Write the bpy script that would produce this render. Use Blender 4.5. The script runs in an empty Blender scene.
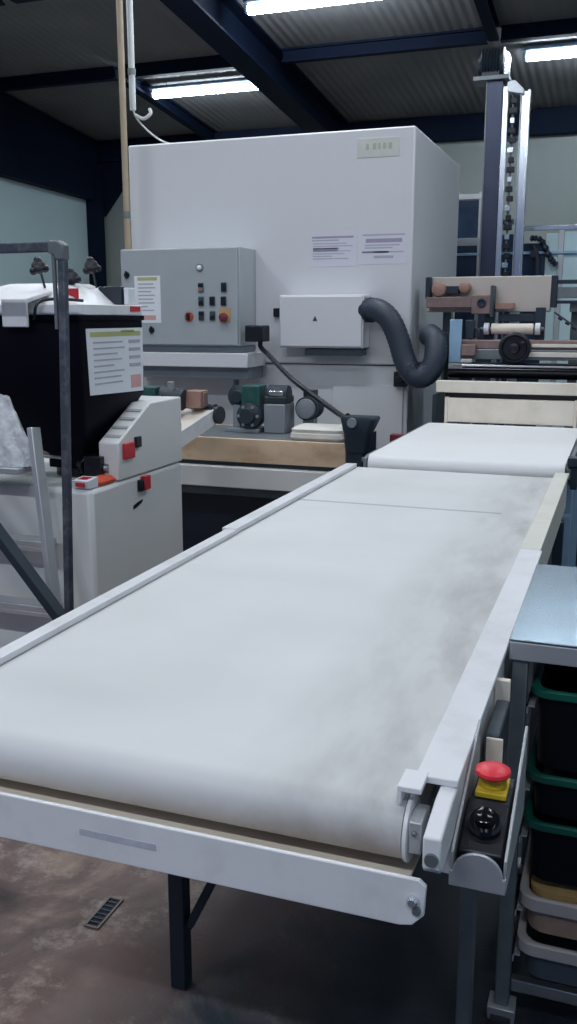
import bpy, bmesh, math, random
from mathutils import Vector, Matrix
random.seed(4)
S = bpy.context.scene
COL = S.collection
PI = math.pi

# ------------------------------------------------------------------ materials
def lin(c):
    c = c / 255.0
    return c / 12.92 if c <= 0.04045 else ((c + 0.055) / 1.055) ** 2.4
def rgb(r, g, b): return (lin(r), lin(g), lin(b), 1.0)
MATS = {}
def mat(name, col, rough=0.5, metal=0.0, var=0.08, scale=6.0, bump=0.0, bscale=60.0, spec=0.5, dirt=None, dirt_amt=0.0, dirt_scale=4.0, stretch=(1, 1, 1)):
    """painted / metal / plastic surface with gentle procedural unevenness and optional grime"""
    m = bpy.data.materials.new(name); m.use_nodes = True
    nt = m.node_tree; N = nt.nodes; L = nt.links
    b = N['Principled BSDF']
    b.inputs['Roughness'].default_value = rough; b.inputs['Metallic'].default_value = metal
    b.inputs['Specular IOR Level'].default_value = spec
    tc = N.new('ShaderNodeTexCoord'); mp = N.new('ShaderNodeMapping'); mp.inputs['Scale'].default_value = stretch
    L.new(tc.outputs['Object'], mp.inputs['Vector'])
    n = N.new('ShaderNodeTexNoise'); n.inputs['Scale'].default_value = scale; n.inputs['Detail'].default_value = 5
    L.new(mp.outputs['Vector'], n.inputs['Vector'])
    c = rgb(*col)
    ramp = N.new('ShaderNodeValToRGB')
    ramp.color_ramp.elements[0].position = 0.3; ramp.color_ramp.elements[1].position = 0.7
    ramp.color_ramp.elements[0].color = tuple(x * (1 - var) for x in c[:3]) + (1,)
    ramp.color_ramp.elements[1].color = tuple(min(1, x * (1 + var)) for x in c[:3]) + (1,)
    L.new(n.outputs['Fac'], ramp.inputs['Fac'])
    out = ramp.outputs['Color']
    if dirt:
        n2 = N.new('ShaderNodeTexNoise'); n2.inputs['Scale'].default_value = dirt_scale; n2.inputs['Detail'].default_value = 8; n2.inputs['Roughness'].default_value = 0.65
        L.new(mp.outputs['Vector'], n2.inputs['Vector'])
        r2 = N.new('ShaderNodeValToRGB'); r2.color_ramp.elements[0].position = 0.48; r2.color_ramp.elements[1].position = 0.72
        r2.color_ramp.elements[0].color = (0, 0, 0, 1); r2.color_ramp.elements[1].color = (dirt_amt,) * 3 + (1,)
        L.new(n2.outputs['Fac'], r2.inputs['Fac'])
        mx = N.new('ShaderNodeMix'); mx.data_type = 'RGBA'
        L.new(r2.outputs['Color'], mx.inputs[0]); L.new(out, mx.inputs[6]); mx.inputs[7].default_value = rgb(*dirt)
        out = mx.outputs[2]
    L.new(out, b.inputs['Base Color'])
    if bump > 0:
        n3 = N.new('ShaderNodeTexNoise'); n3.inputs['Scale'].default_value = bscale; n3.inputs['Detail'].default_value = 3
        L.new(mp.outputs['Vector'], n3.inputs['Vector'])
        bp = N.new('ShaderNodeBump'); bp.inputs['Strength'].default_value = bump; bp.inputs['Distance'].default_value = 0.01
        L.new(n3.outputs['Fac'], bp.inputs['Height']); L.new(bp.outputs['Normal'], b.inputs['Normal'])
    MATS[name] = m
    return m

mat('machine_white', (212, 212, 216), 0.42, dirt=(170, 166, 160), dirt_amt=0.12, dirt_scale=2.0, var=0.03, scale=2)
mat('white_paint', (225, 225, 228), 0.38, dirt=(150, 142, 130), dirt_amt=0.22, dirt_scale=9, var=0.03)
mat('cream_paint', (230, 220, 206), 0.45, dirt=(176, 156, 128), dirt_amt=0.22, dirt_scale=7, var=0.04)
mat('beige_panel', (196, 186, 178), 0.4, dirt=(160, 150, 140), dirt_amt=0.2, dirt_scale=3, var=0.03)
mat('cabinet_grey', (162, 169, 174), 0.4, dirt=(176, 170, 160), dirt_amt=0.3, dirt_scale=5, var=0.03)
mat('ledge_grey', (120, 128, 138), 0.45)
mat('cabinet_cream', (220, 220, 219), 0.4, dirt=(170, 165, 158), dirt_amt=0.15, dirt_scale=3, var=0.03)
mat('steel', (168, 172, 178), 0.32, metal=0.9, var=0.08, scale=14, stretch=(1, 1, 6))
mat('steel_dull', (122, 128, 132), 0.5, metal=0.6, var=0.1, scale=20)
mat('steel_bright', (222, 228, 235), 0.22, metal=0.9, var=0.04)
mat('steel_top', (132, 146, 158), 0.24, metal=0.95, var=0.14, scale=5, stretch=(1, 3, 1), dirt=(120, 134, 146), dirt_amt=0.5, dirt_scale=6)
mat('aluminium', (190, 192, 196), 0.42, metal=0.55, var=0.05)
mat('frame_paint', (72, 82, 90), 0.5, metal=0.3, var=0.12, scale=18)
mat('frame_dark', (38, 50, 62), 0.5, metal=0.2, var=0.12)
mat('frame_scuffed', (72, 78, 90), 0.5, metal=0.35, var=0.18, scale=25, dirt=(160, 160, 165), dirt_amt=0.35, dirt_scale=22)
mat('black_plastic', (10, 12, 24), 0.38, var=0.15)
mat('black_gloss', (12, 14, 22), 0.15, var=0.1)
mat('hopper_black', (2, 3, 18), 0.6, var=0.12, scale=3, spec=0.12)
mat('hose_grey', (40, 50, 64), 0.5, var=0.12)
mat('navy_panel', (28, 50, 78), 0.3, var=0.2, scale=3, dirt=(70, 100, 128), dirt_amt=0.5, dirt_scale=2.5)
mat('tower_grey', (62, 68, 88), 0.35, metal=0.5, var=0.15, scale=9, stretch=(1, 1, .3))
mat('glass_teal', (196, 220, 224), 0.2, var=0.04)
mat('paper', (226, 228, 234), 0.6, var=0.02)
mat('paper_lilac', (212, 210, 220), 0.6, var=0.02)
mat('print_dark', (128, 128, 142), 0.7)
mat('print_soft', (172, 172, 186), 0.7)
mat('print_violet', (158, 148, 170), 0.7)
mat('olive_ink', (176, 178, 120), 0.7)
mat('pink_ink', (206, 160, 156), 0.7)
mat('red_plastic', (196, 44, 58), 0.4, var=0.05)
mat('stop_red', (226, 48, 62), 0.35, var=0.03)
mat('orange_rag', (214, 84, 54), 0.7, bump=0.3)
mat('yellow_plastic', (206, 178, 44), 0.45, var=0.05, dirt=(120, 100, 40), dirt_amt=0.3, dirt_scale=40)
mat('orange_knob', (176, 84, 62), 0.45)
mat('green_motor', (28, 74, 72), 0.42, var=0.12, dirt=(120, 130, 130), dirt_amt=0.2, dirt_scale=14)
mat('dark_motor', (36, 46, 56), 0.42, var=0.15)
mat('grey_motor', (140, 144, 152), 0.42, metal=0.25, var=0.06)
mat('copper_brown', (138, 116, 112), 0.45, metal=0.3, var=0.15, scale=20)
mat('pink_brown', (160, 124, 112), 0.6)
mat('blue_steel', (150, 182, 208), 0.4, metal=0.3)
mat('navy_dark', (20, 34, 54), 0.5, var=0.15)
mat('trough_tan', (218, 190, 160), 0.6, var=0.12, scale=3, stretch=(1, 1, 2), dirt=(160, 112, 78), dirt_amt=0.6, dirt_scale=3.2)
mat('cloth_white', (218, 214, 206), 0.85, bump=0.3, bscale=200)
mat('bag_film', (214, 216, 220), 0.35, var=0.25, scale=28, bump=0.7, bscale=35)
mat('tub_dark', (4, 9, 20), 0.5, var=0.1, spec=.2)
mat('tub_green', (10, 84, 70), 0.35, var=0.1)
mat('tray_plastic', (180, 174, 170), 0.45, var=0.06)
mat('tray_brown', (164, 138, 120), 0.5, var=0.12, scale=30)
mat('tray_grey', (74, 84, 92), 0.45)
mat('dough_tan', (186, 150, 96), 0.8, bump=0.4, var=0.15, scale=25)
mat('pipe_cream', (160, 144, 122), 0.45)
mat('pipe_white', (200, 204, 204), 0.45)
mat('beam_blue', (13, 24, 44), 0.7, var=0.12, scale=4, spec=.12)
mat('lamp_housing', (96, 112, 132), 0.4, metal=0.2)
mat('drain_rim', (128, 118, 116), 0.5, metal=0.4)
mat('louvre_grey', (168, 170, 172), 0.5)
mat('rail_offwhite', (216, 211, 202), 0.42, dirt=(170, 155, 130), dirt_amt=0.25, dirt_scale=8, var=0.03)
mat('worn_grey', (186, 190, 200), 0.6, var=0.1, scale=60)
mat('dark_red', (110, 40, 50), 0.45)
mat('ochre_plate', (188, 150, 104), 0.5)
mat('rubber', (26, 28, 32), 0.7)
mat('red_strip', (122, 40, 62), 0.5)
mat('green_label', (204, 205, 198), 0.6)
mat('faded_ink', (182, 182, 164), 0.7)

def nodes_of(name, rough, metal=0.0):
    m = bpy.data.materials.new(name); m.use_nodes = True
    b = m.node_tree.nodes['Principled BSDF']
    b.inputs['Roughness'].default_value = rough; b.inputs['Metallic'].default_value = metal
    MATS[name] = m
    return m, m.node_tree.nodes, m.node_tree.links, b

def ramp_node(N, stops):
    r = N.new('ShaderNodeValToRGB'); e = r.color_ramp.elements
    while len(e) > len(stops): e.remove(e[-1])
    while len(e) < len(stops): e.new(0.5)
    for k, (p, c) in enumerate(stops):
        e[k].position = p; e[k].color = c
    return r

def mix_node(N, L, fac, a, b):
    mx = N.new('ShaderNodeMix'); mx.data_type = 'RGBA'
    for idx, v in ((0, fac), (6, a), (7, b)):
        if hasattr(v, 'is_output'): L.new(v, mx.inputs[idx])
        else: mx.inputs[idx].default_value = v
    return mx.outputs[2]

# belt: off white canvas, floury, grimy smudges along the operator's edge and a thin woven joint line
def belt_material():
    m, N, L, b = nodes_of('belt_canvas', 0.55)
    geo = N.new('ShaderNodeNewGeometry'); sep = N.new('ShaderNodeSeparateXYZ'); L.new(geo.outputs['Position'], sep.inputs[0])
    n = N.new('ShaderNodeTexNoise'); n.inputs['Scale'].default_value = 3.0; n.inputs['Detail'].default_value = 6
    L.new(geo.outputs['Position'], n.inputs['Vector'])
    base = ramp_node(N, [(0.3, rgb(208, 208, 208)), (0.7, rgb(217, 217, 217))]); L.new(n.outputs['Fac'], base.inputs['Fac'])
    # smudges near the right edge
    mp = N.new('ShaderNodeMapping'); mp.inputs['Scale'].default_value = (9, 3.2, 9); L.new(geo.outputs['Position'], mp.inputs['Vector'])
    n2 = N.new('ShaderNodeTexNoise'); n2.inputs['Scale'].default_value = 1.0; n2.inputs['Detail'].default_value = 7; n2.inputs['Roughness'].default_value = 0.6
    L.new(mp.outputs['Vector'], n2.inputs['Vector'])
    sm = ramp_node(N, [(0.40, (0, 0, 0, 1)), (0.80, (.75, .75, .75, 1))]); L.new(n2.outputs['Fac'], sm.inputs['Fac'])
    mr = N.new('ShaderNodeMapRange'); mr.inputs['From Min'].default_value = -0.56; mr.inputs['From Max'].default_value = -0.29
    L.new(sep.outputs['X'], mr.inputs['Value'])
    mul = N.new('ShaderNodeMath'); mul.operation = 'MULTIPLY'; L.new(sm.outputs['Color'], mul.inputs[0]); L.new(mr.outputs['Result'], mul.inputs[1])
    add = N.new('ShaderNodeMath'); add.operation = 'MULTIPLY_ADD'; add.inputs[1].default_value = 0.2
    L.new(mr.outputs['Result'], add.inputs[0]); L.new(mul.outputs['Value'], add.inputs[2])
    c1 = mix_node(N, L, add.outputs['Value'], base.outputs['Color'], rgb(146, 144, 141))
    # joint line
    d = N.new('ShaderNodeMath'); d.operation = 'SUBTRACT'; d.inputs[1].default_value = 3.33; L.new(sep.outputs['Y'], d.inputs[0])
    ab = N.new('ShaderNodeMath'); ab.operation = 'ABSOLUTE'; L.new(d.outputs[0], ab.inputs[0])
    lt = N.new('ShaderNodeMath'); lt.operation = 'LESS_THAN'; lt.inputs[1].default_value = 0.011; L.new(ab.outputs[0], lt.inputs[0])
    gx = N.new('ShaderNodeMath'); gx.operation = 'LESS_THAN'; gx.inputs[1].default_value = -0.38; L.new(sep.outputs['X'], gx.inputs[0])
    ml = N.new('ShaderNodeMath'); ml.operation = 'MULTIPLY'; L.new(lt.outputs[0], ml.inputs[0]); L.new(gx.outputs[0], ml.inputs[1])
    m2 = N.new('ShaderNodeMath'); m2.operation = 'MULTIPLY'; m2.inputs[1].default_value = 0.55; L.new(ml.outputs[0], m2.inputs[0])
    c2 = mix_node(N, L, m2.outputs[0], c1, rgb(120, 124, 140))
    # brown dirt and painted shade on the turned-over edge, stronger towards the operator's side
    zr = N.new('ShaderNodeMapRange'); zr.inputs['From Min'].default_value = .885; zr.inputs['From Max'].default_value = .84; L.new(sep.outputs['Z'], zr.inputs['Value'])
    xr = N.new('ShaderNodeMapRange'); xr.inputs['From Min'].default_value = -1.2; xr.inputs['From Max'].default_value = -.3; L.new(sep.outputs['X'], xr.inputs['Value'])
    k1 = N.new('ShaderNodeMath'); k1.operation = 'MULTIPLY'; L.new(zr.outputs['Result'], k1.inputs[0]); L.new(xr.outputs['Result'], k1.inputs[1])
    k2 = N.new('ShaderNodeMath'); k2.operation = 'MULTIPLY'; L.new(k1.outputs[0], k2.inputs[0]); L.new(n2.outputs['Fac'], k2.inputs[1])
    c2 = mix_node(N, L, k2.outputs[0], c2, rgb(150, 132, 120))
    L.new(c2, b.inputs['Base Color'])
    w = N.new('ShaderNodeTexNoise'); w.inputs['Scale'].default_value = 260; L.new(geo.outputs['Position'], w.inputs['Vector'])
    bp = N.new('ShaderNodeBump'); bp.inputs['Strength'].default_value = 0.06; bp.inputs['Distance'].default_value = 0.003
    L.new(w.outputs['Fac'], bp.inputs['Height']); L.new(bp.outputs['Normal'], b.inputs['Normal'])
belt_material()
mat('feed_canvas', (226, 225, 226), 0.6, var=0.02, scale=3, dirt=(200, 196, 190), dirt_amt=0.25, dirt_scale=3)

def floor_material():
    m, N, L, b = nodes_of('stained_concrete', 0.55)
    geo = N.new('ShaderNodeNewGeometry')
    n = N.new('ShaderNodeTexNoise'); n.inputs['Scale'].default_value = 2.2; n.inputs['Detail'].default_value = 9; n.inputs['Roughness'].default_value = 0.65
    n.inputs['Distortion'].default_value = 0.6
    L.new(geo.outputs['Position'], n.inputs['Vector'])
    base = ramp_node(N, [(0.32, rgb(64, 54, 54)), (0.5, rgb(118, 98, 92)), (0.66, rgb(176, 152, 136))]); L.new(n.outputs['Fac'], base.inputs['Fac'])
    n2 = N.new('ShaderNodeTexNoise'); n2.inputs['Scale'].default_value = 5; n2.inputs['Detail'].default_value = 10; n2.inputs['Roughness'].default_value = 0.75
    L.new(geo.outputs['Position'], n2.inputs['Vector'])
    fl = ramp_node(N, [(0.52, (0, 0, 0, 1)), (0.66, (0.85, 0.85, 0.85, 1))]); L.new(n2.outputs['Fac'], fl.inputs['Fac'])
    c1 = mix_node(N, L, fl.outputs['Color'], base.outputs['Color'], rgb(186, 172, 160))
    n3 = N.new('ShaderNodeTexNoise'); n3.inputs['Scale'].default_value = 1.3; n3.inputs['Detail'].default_value = 6
    mp = N.new('ShaderNodeMapping'); mp.inputs['Location'].default_value = (3.1, 7.7, 0); L.new(geo.outputs['Position'], mp.inputs['Vector']); L.new(mp.outputs['Vector'], n3.inputs['Vector'])
    ru = ramp_node(N, [(0.52, (0, 0, 0, 1)), (0.62, (0.6, 0.6, 0.6, 1))]); L.new(n3.outputs['Fac'], ru.inputs['Fac'])
    c2 = mix_node(N, L, ru.outputs['Color'], c1, rgb(98, 58, 46))
    # shade under the conveyor painted dark; brown stained floor kept around the drain
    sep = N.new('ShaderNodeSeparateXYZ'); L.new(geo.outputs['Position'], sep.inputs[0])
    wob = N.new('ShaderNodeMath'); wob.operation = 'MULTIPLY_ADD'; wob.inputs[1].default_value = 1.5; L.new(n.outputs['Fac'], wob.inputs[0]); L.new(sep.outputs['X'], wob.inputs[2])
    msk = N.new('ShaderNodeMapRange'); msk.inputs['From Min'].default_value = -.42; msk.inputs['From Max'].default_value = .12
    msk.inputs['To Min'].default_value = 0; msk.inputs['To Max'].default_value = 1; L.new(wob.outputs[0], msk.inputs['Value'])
    shade_tone = ramp_node(N, [(0.35, rgb(24, 32, 44)), (0.65, rgb(58, 66, 74))]); L.new(n2.outputs['Fac'], shade_tone.inputs['Fac'])
    c2 = mix_node(N, L, msk.outputs['Result'], c2, shade_tone.outputs['Color'])
    L.new(c2, b.inputs['Base Color'])
    rr = ramp_node(N, [(0.3, (0.35,) * 3 + (1,)), (0.7, (0.75,) * 3 + (1,))]); L.new(n2.outputs['Fac'], rr.inputs['Fac']); L.new(rr.outputs['Color'], b.inputs['Roughness'])
    n4 = N.new('ShaderNodeTexNoise'); n4.inputs['Scale'].default_value = 90; n4.inputs['Detail'].default_value = 4; L.new(geo.outputs['Position'], n4.inputs['Vector'])
    bp = N.new('ShaderNodeBump'); bp.inputs['Strength'].default_value = 0.25; bp.inputs['Distance'].default_value = 0.006
    L.new(n4.outputs['Fac'], bp.inputs['Height']); L.new(bp.outputs['Normal'], b.inputs['Normal'])
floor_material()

def sheet_material(name, c0, c1, axis, pitch, bump, rough):
    """profiled sheet cladding: ribs along one axis"""
    m, N, L, b = nodes_of(name, rough)
    geo = N.new('ShaderNodeNewGeometry'); sep = N.new('ShaderNodeSeparateXYZ'); L.new(geo.outputs['Position'], sep.inputs[0])
    s = N.new('ShaderNodeMath'); s.operation = 'MULTIPLY'; s.inputs[1].default_value = 2 * PI / pitch; L.new(sep.outputs[axis], s.inputs[0])
    si = N.new('ShaderNodeMath'); si.operation = 'SINE'; L.new(s.outputs[0], si.inputs[0])
    n = N.new('ShaderNodeTexNoise'); n.inputs['Scale'].default_value = 1.2; n.inputs['Detail'].default_value = 6; L.new(geo.outputs['Position'], n.inputs['Vector'])
    r = ramp_node(N, [(0.3, rgb(*c0)), (0.7, rgb(*c1))]); L.new(n.outputs['Fac'], r.inputs['Fac'])
    L.new(r.outputs['Color'], b.inputs['Base Color'])
    bp = N.new('ShaderNodeBump'); bp.inputs['Strength'].default_value = bump; bp.inputs['Distance'].default_value = 0.03
    L.new(si.outputs[0], bp.inputs['Height']); L.new(bp.outputs['Normal'], b.inputs['Normal'])
sheet_material('roof_sheet', (104, 104, 106), (124, 123, 124), 'X', 0.09, 0.13, 0.75)
sheet_material('wall_sheet_back', (142, 150, 146), (156, 163, 158), 'X', 1.1, 0.05, 0.5)
sheet_material('wall_sheet_side', (196, 218, 222), (204, 226, 230), 'Y', 1.1, 0.05, 0.5)

def emit(name, col, strength):
    m = bpy.data.materials.new(name); m.use_nodes = True
    N = m.node_tree.nodes; N.remove(N['Principled BSDF'])
    e = N.new('ShaderNodeEmission'); e.inputs['Color'].default_value = col; e.inputs['Strength'].default_value = strength
    m.node_tree.links.new(e.outputs[0], N['Material Output'].inputs['Surface'])
    MATS[name] = m
emit('tube_glow', (0.78, 0.9, 1.0, 1), 60.0)

# ------------------------------------------------------------------ mesh builder
class MB:
    def __init__(s): s.v = []; s.f = []; s.m = []; s.mats = []; s.cur = 0
    def use(s, name):
        if name not in s.mats: s.mats.append(name)
        s.cur = s.mats.index(name); return s
    def add(s, vs, fs):
        o = len(s.v); s.v += [Vector(p) for p in vs]
        for f in fs: s.f.append([i + o for i in f]); s.m.append(s.cur)
        return s
    def box(s, x0, x1, y0, y1, z0, z1):
        return s.add([(x, y, z) for z in (z0, z1) for y in (y0, y1) for x in (x0, x1)],
                     [(0, 2, 3, 1), (4, 5, 7, 6), (0, 1, 5, 4), (2, 6, 7, 3), (0, 4, 6, 2), (1, 3, 7, 5)])
    def prism(s, poly, axis, a, b):
        """poly: 2-D outline in the two other axes (in x,y,z order), swept along axis from a to b"""
        def P(p, t):
            return {'x': (t, p[0], p[1]), 'y': (p[0], t, p[1]), 'z': (p[0], p[1], t)}[axis]
        n = len(poly)
        vs = [P(p, a) for p in poly] + [P(p, b) for p in poly]
        fs = [tuple(range(n - 1, -1, -1)), tuple(range(n, 2 * n))] + [(i, (i + 1) % n, n + (i + 1) % n, n + i) for i in range(n)]
        return s.add(vs, fs)
    def loft(s, rings, cap=True, close=False):
        n = len(rings[0]); vs = [p for r in rings for p in r]; fs = []
        K = len(rings)
        for k in range(K if close else K - 1):
            for i in range(n):
                j = (i + 1) % n; q = (k + 1) % K
                fs.append((k * n + i, k * n + j, q * n + j, q * n + i))
        if cap and not close: fs += [tuple(range(n - 1, -1, -1)), tuple(range((K - 1) * n, K * n))]
        return s.add(vs, fs)
    def revolve(s, origin, axis, prof, n=24):
        """prof: list of (distance along axis, radius)"""
        ax = Vector(axis).normalized(); t = Vector((0, 0, 1)) if abs(ax.z) < .9 else Vector((1, 0, 0))
        u = ax.cross(t).normalized(); w = ax.cross(u); o = Vector(origin)
        return s.loft([[o + ax * d + (u * math.cos(2 * PI * i / n) + w * math.sin(2 * PI * i / n)) * max(r, 1e-4) for i in range(n)] for d, r in prof])
    def cyl(s, p0, p1, r, r1=None, n=20):
        d = Vector(p1) - Vector(p0)
        return s.revolve(p0, d, [(0, r), (d.length, r if r1 is None else r1)], n)
    def bar(s, p0, p1, w, h, up=(0, 0, 1)):
        """rectangular bar between two points"""
        p0, p1 = Vector(p0), Vector(p1); d = (p1 - p0).normalized(); u = Vector(up)
        a = d.cross(u).normalized() * (w / 2); c = a.cross(d).normalized() * (h / 2)
        return s.loft([[p + a + c, p + a - c, p - a - c, p - a + c] for p in (p0, p1)])
    def tube(s, pts, r, n=14, ribs=None):
        pts = [Vector(p) for p in pts]; rings = []
        t0 = (pts[1] - pts[0]).normalized(); u = t0.orthogonal().normalized()
        for i, p in enumerate(pts):
            t = (pts[min(i + 1, len(pts) - 1)] - pts[max(i - 1, 0)]).normalized()
            u = (u - t * u.dot(t)).normalized(); w = t.cross(u)
            rr = r if ribs is None else (r * (1.0 if i % 2 else ribs))
            rings.append([p + (u * math.cos(2 * PI * k / n) + w * math.sin(2 * PI * k / n)) * rr for k in range(n)])
        return s.loft(rings)
    def sphere(s, c, r, n=16, m=10, sz=1.0):
        c = Vector(c)
        return s.loft([[c + Vector((math.cos(2 * PI * i / n) * math.sin(PI * k / m), math.sin(2 * PI * i / n) * math.sin(PI * k / m), -math.cos(PI * k / m) * sz)) * r if 0 < k < m
                        else c + Vector((math.cos(2 * PI * i / n) * 1e-4, math.sin(2 * PI * i / n) * 1e-4, (-1 if k == 0 else 1) * r * sz)) for i in range(n)] for k in range(m + 1)])
    def rrect(s, x0, x1, y0, y1, r, z, n=5):
        out = []
        for cx, cy, a in ((x1 - r, y1 - r, 0), (x0 + r, y1 - r, 90), (x0 + r, y0 + r, 180), (x1 - r, y0 + r, 270)):
            for k in range(n + 1):
                t = math.radians(a + 90 * k / n); out.append(Vector((cx + r * math.cos(t), cy + r * math.sin(t), z)))
        return out

def spline(pts, n=10):
    P = [Vector(p) for p in pts]; P = [P[0] * 2 - P[1]] + P + [P[-1] * 2 - P[-2]]; out = []
    for i in range(1, len(P) - 2):
        for k in range(n):
            t = k / n
            out.append(0.5 * ((2 * P[i]) + (P[i + 1] - P[i - 1]) * t + (2 * P[i - 1] - 5 * P[i] + 4 * P[i + 1] - P[i + 2]) * t * t + (3 * P[i] - P[i - 1] - 3 * P[i + 1] + P[i + 2]) * t ** 3))
    out.append(P[-2]); return out

def obj(name, mb, parent=None, bevel=0.0, smooth=True, label=None):
    """link one mesh object; top level meshes get their origin at the middle of their base"""
    off = Vector((0, 0, 0))
    if parent is None:
        xs = [v.x for v in mb.v]; ys = [v.y for v in mb.v]; zs = [v.z for v in mb.v]
        off = Vector(((min(xs) + max(xs)) / 2, (min(ys) + max(ys)) / 2, min(zs)))
    me = bpy.data.meshes.new(name)
    me.from_pydata([tuple(v - off) for v in mb.v], [], mb.f)
    for mn in mb.mats: me.materials.append(MATS[mn])
    for p, mi in zip(me.polygons, mb.m): p.material_index = mi
    bm = bmesh.new(); bm.from_mesh(me); bmesh.ops.recalc_face_normals(bm, faces=bm.faces); bm.to_mesh(me); bm.free()
    if smooth:
        me.polygons.foreach_set('use_smooth', [True] * len(me.polygons))
        try: me.set_sharp_from_angle(angle=math.radians(38))
        except Exception: pass
    o = bpy.data.objects.new(name, me); COL.objects.link(o); o.location = off
    if bevel:
        b = o.modifiers.new('Bevel', 'BEVEL'); b.width = bevel; b.segments = 2; b.limit_method = 'ANGLE'; b.angle_limit = math.radians(40)
        b.harden_normals = False
    if parent is not None:
        o.parent = parent
        if parent.type == 'EMPTY': o.matrix_parent_inverse = Matrix.Translation(-parent.location)
    if label: o['label'] = label
    return o
def tag(o, label, cat, group=None):
    o['label'] = label; o['category'] = cat
    if group: o['group'] = group
    return o
def thing(name, loc, label, cat, group=None):
    o = bpy.data.objects.new(name, None); COL.objects.link(o); o.location = loc; o.empty_display_size = 0.1
    return tag(o, label, cat, group)
def struct(name, mb, bevel=0.0, parent=None):
    o = obj(name, mb, parent, bevel); o['kind'] = 'structure'; return o
def mb(m): return MB().use(m)
def mesh_box(m, *a): return mb(m).box(*a)
def copy_thing(root, loc, label=None):
    r = root.copy(); COL.objects.link(r); r.location = loc
    if label: r['label'] = label
    for ch in [c for c in bpy.data.objects if c.parent is root]:
        c = ch.copy(); COL.objects.link(c); c.parent = r
        for g in [k for k in bpy.data.objects if k.parent is ch]:
            d = g.copy(); COL.objects.link(d); d.parent = c
    return r

# ------------------------------------------------------------------ the hall
XL, XR, YB, YF = -7.26, 3.6, 12.0, -3.0
def roof(y): return 5.2 - 0.1 * y
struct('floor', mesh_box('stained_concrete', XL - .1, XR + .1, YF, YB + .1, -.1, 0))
w = mb('wall_sheet_side'); w.box(XL - .1, XL, YF, YB + .1, 0, 5.4); struct('wall_left', w)
w = mb('wall_sheet_back'); w.box(XL, XR, YB, YB + .1, 0, 4.1); struct('wall_back', w)
w = mb('wall_sheet_side'); w.box(XR, XR + .1, YF, YB + .1, 0, 5.4); struct('wall_right', w)
w = mb('roof_sheet'); w.prism([(YF, roof(YF)), (YB + .1, roof(YB + .1)), (YB + .1, roof(YB + .1) + .08), (YF, roof(YF) + .08)], 'x', XL - .1, XR + .1); struct('ceiling', w)

def i_beam_y(name, xc, bw, dep, y0, y1, drop):
    """steel I section running down the roof slope"""
    m = mb('beam_blue'); t = .022
    for (a, b, lo, hi) in ((xc - bw / 2, xc + bw / 2, dep, dep - t), (xc - .012, xc + .012, dep - t, t), (xc - bw / 2, xc + bw / 2, t, 0)):
        m.loft([[(a, y, roof(y) - drop - lo), (b, y, roof(y) - drop - lo), (b, y, roof(y) - drop - hi), (a, y, roof(y) - drop - hi)] for y in (y0, y1)])
    return struct(name, m)
def i_beam_x(name, yc, bw, dep, x0, x1, drop):
    m = mb('beam_blue'); t = .018; z = roof(yc) - drop
    m.box(x0, x1, yc - bw / 2, yc + bw / 2, z - dep, z - dep + t)
    m.box(x0, x1, yc - .01, yc + .01, z - dep + t, z - t)
    m.box(x0, x1, yc - bw / 2, yc + bw / 2, z - t, z)
    return struct(name, m)
i_beam_y('roof_beam', -3.62, .26, .36, YF, YB, .0)
i_beam_y('roof_beam', -5.36, .10, .14, 9.51, YB, .0)
i_beam_y('roof_beam', -1.36, .10, .14, 7.57, 9.39, .0)
i_beam_y('roof_beam', 1.2, .26, .36, YF, YB, .0)
for k, yc in enumerate((2.6, 5.2, 7.5, 9.45)):
    for x0, x1 in ((XL, -5.42), (-5.30, -3.76), (-3.48, -1.42), (-1.30, 1.06), (1.34, XR)):
        i_beam_x('roof_purlin', yc, .09, .13, x0, x1, 0)
m = mb('beam_blue'); m.box(XL, XR, YB - .14, YB, 3.72, 4.0); struct('wall_beam_back', m)
m = mb('beam_blue'); m.prism([(YF, 3.62), (YB - .15, 3.20), (YB - .15, roof(YB) - .01), (YF, roof(YF) - .01)], 'x', XL, XL + .14); struct('wall_beam_left', m)
m = mb('beam_blue'); m.box(XL + .0, XL + .20, YB - .30, YB - .15, 0, 3.6); struct('wall_pillar', m, .006)
m = mb('beam_blue'); m.prism([(XL + .15, 3.0), (XL + .75, 3.71), (XL + .15, 3.71)], 'y', YB - .12, YB - .02); struct('wall_haunch', m)
for xs in (-3.55, -.35):
    m = mb('wall_sheet_back'); m.box(xs, xs + .10, YB - .05, YB, 0, 3.71); struct('wall_rib', m, .004)

# ------------------------------------------------------------------ ceiling lights
def ceiling_light(x0, x1, y, z, label):
    t = thing('ceiling_light', ((x0 + x1) / 2, y, z), label, 'ceiling light', 'fluorescent battens under the roof')
    h = mb('lamp_housing'); h.prism([(y - .05, z + .06), (y - .04, z + .045), (y + .04, z + .045), (y + .05, z + .06), (y + .03, z + .09), (y - .03, z + .09)], 'x', x0, x1)
    obj('housing', h, t, .004)
    g = mb('tube_glow'); g.cyl((x0 + .04, y, z), (x1 - .04, y, z), .042, n=16); obj('tube', g, t)
    for x in (x0 + .01, x1 - .04):
        c = mb('lamp_housing'); c.box(x, x + .03, y - .03, y + .03, z - .03, z + .04); obj('tube_holder', c, t, .004)
    for x in (x0 + .2, x1 - .2):
        c = mb('steel_dull'); c.cyl((x, y, z + .09), (x, y, roof(y)), .006, n=8); obj('hanger', c, t)
    return t
ceiling_light(-5.26, -3.80, 9.95, 4.06, 'long glowing fluorescent batten above the tall white machine')
ceiling_light(-1.15, .25, 9.95, 4.10, 'glowing fluorescent batten just beyond the top of the lift tower')
ceiling_light(-3.36, -1.96, 8.15, 4.24, 'cool lit batten at the top, beside the thick dark roof beam')

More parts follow.
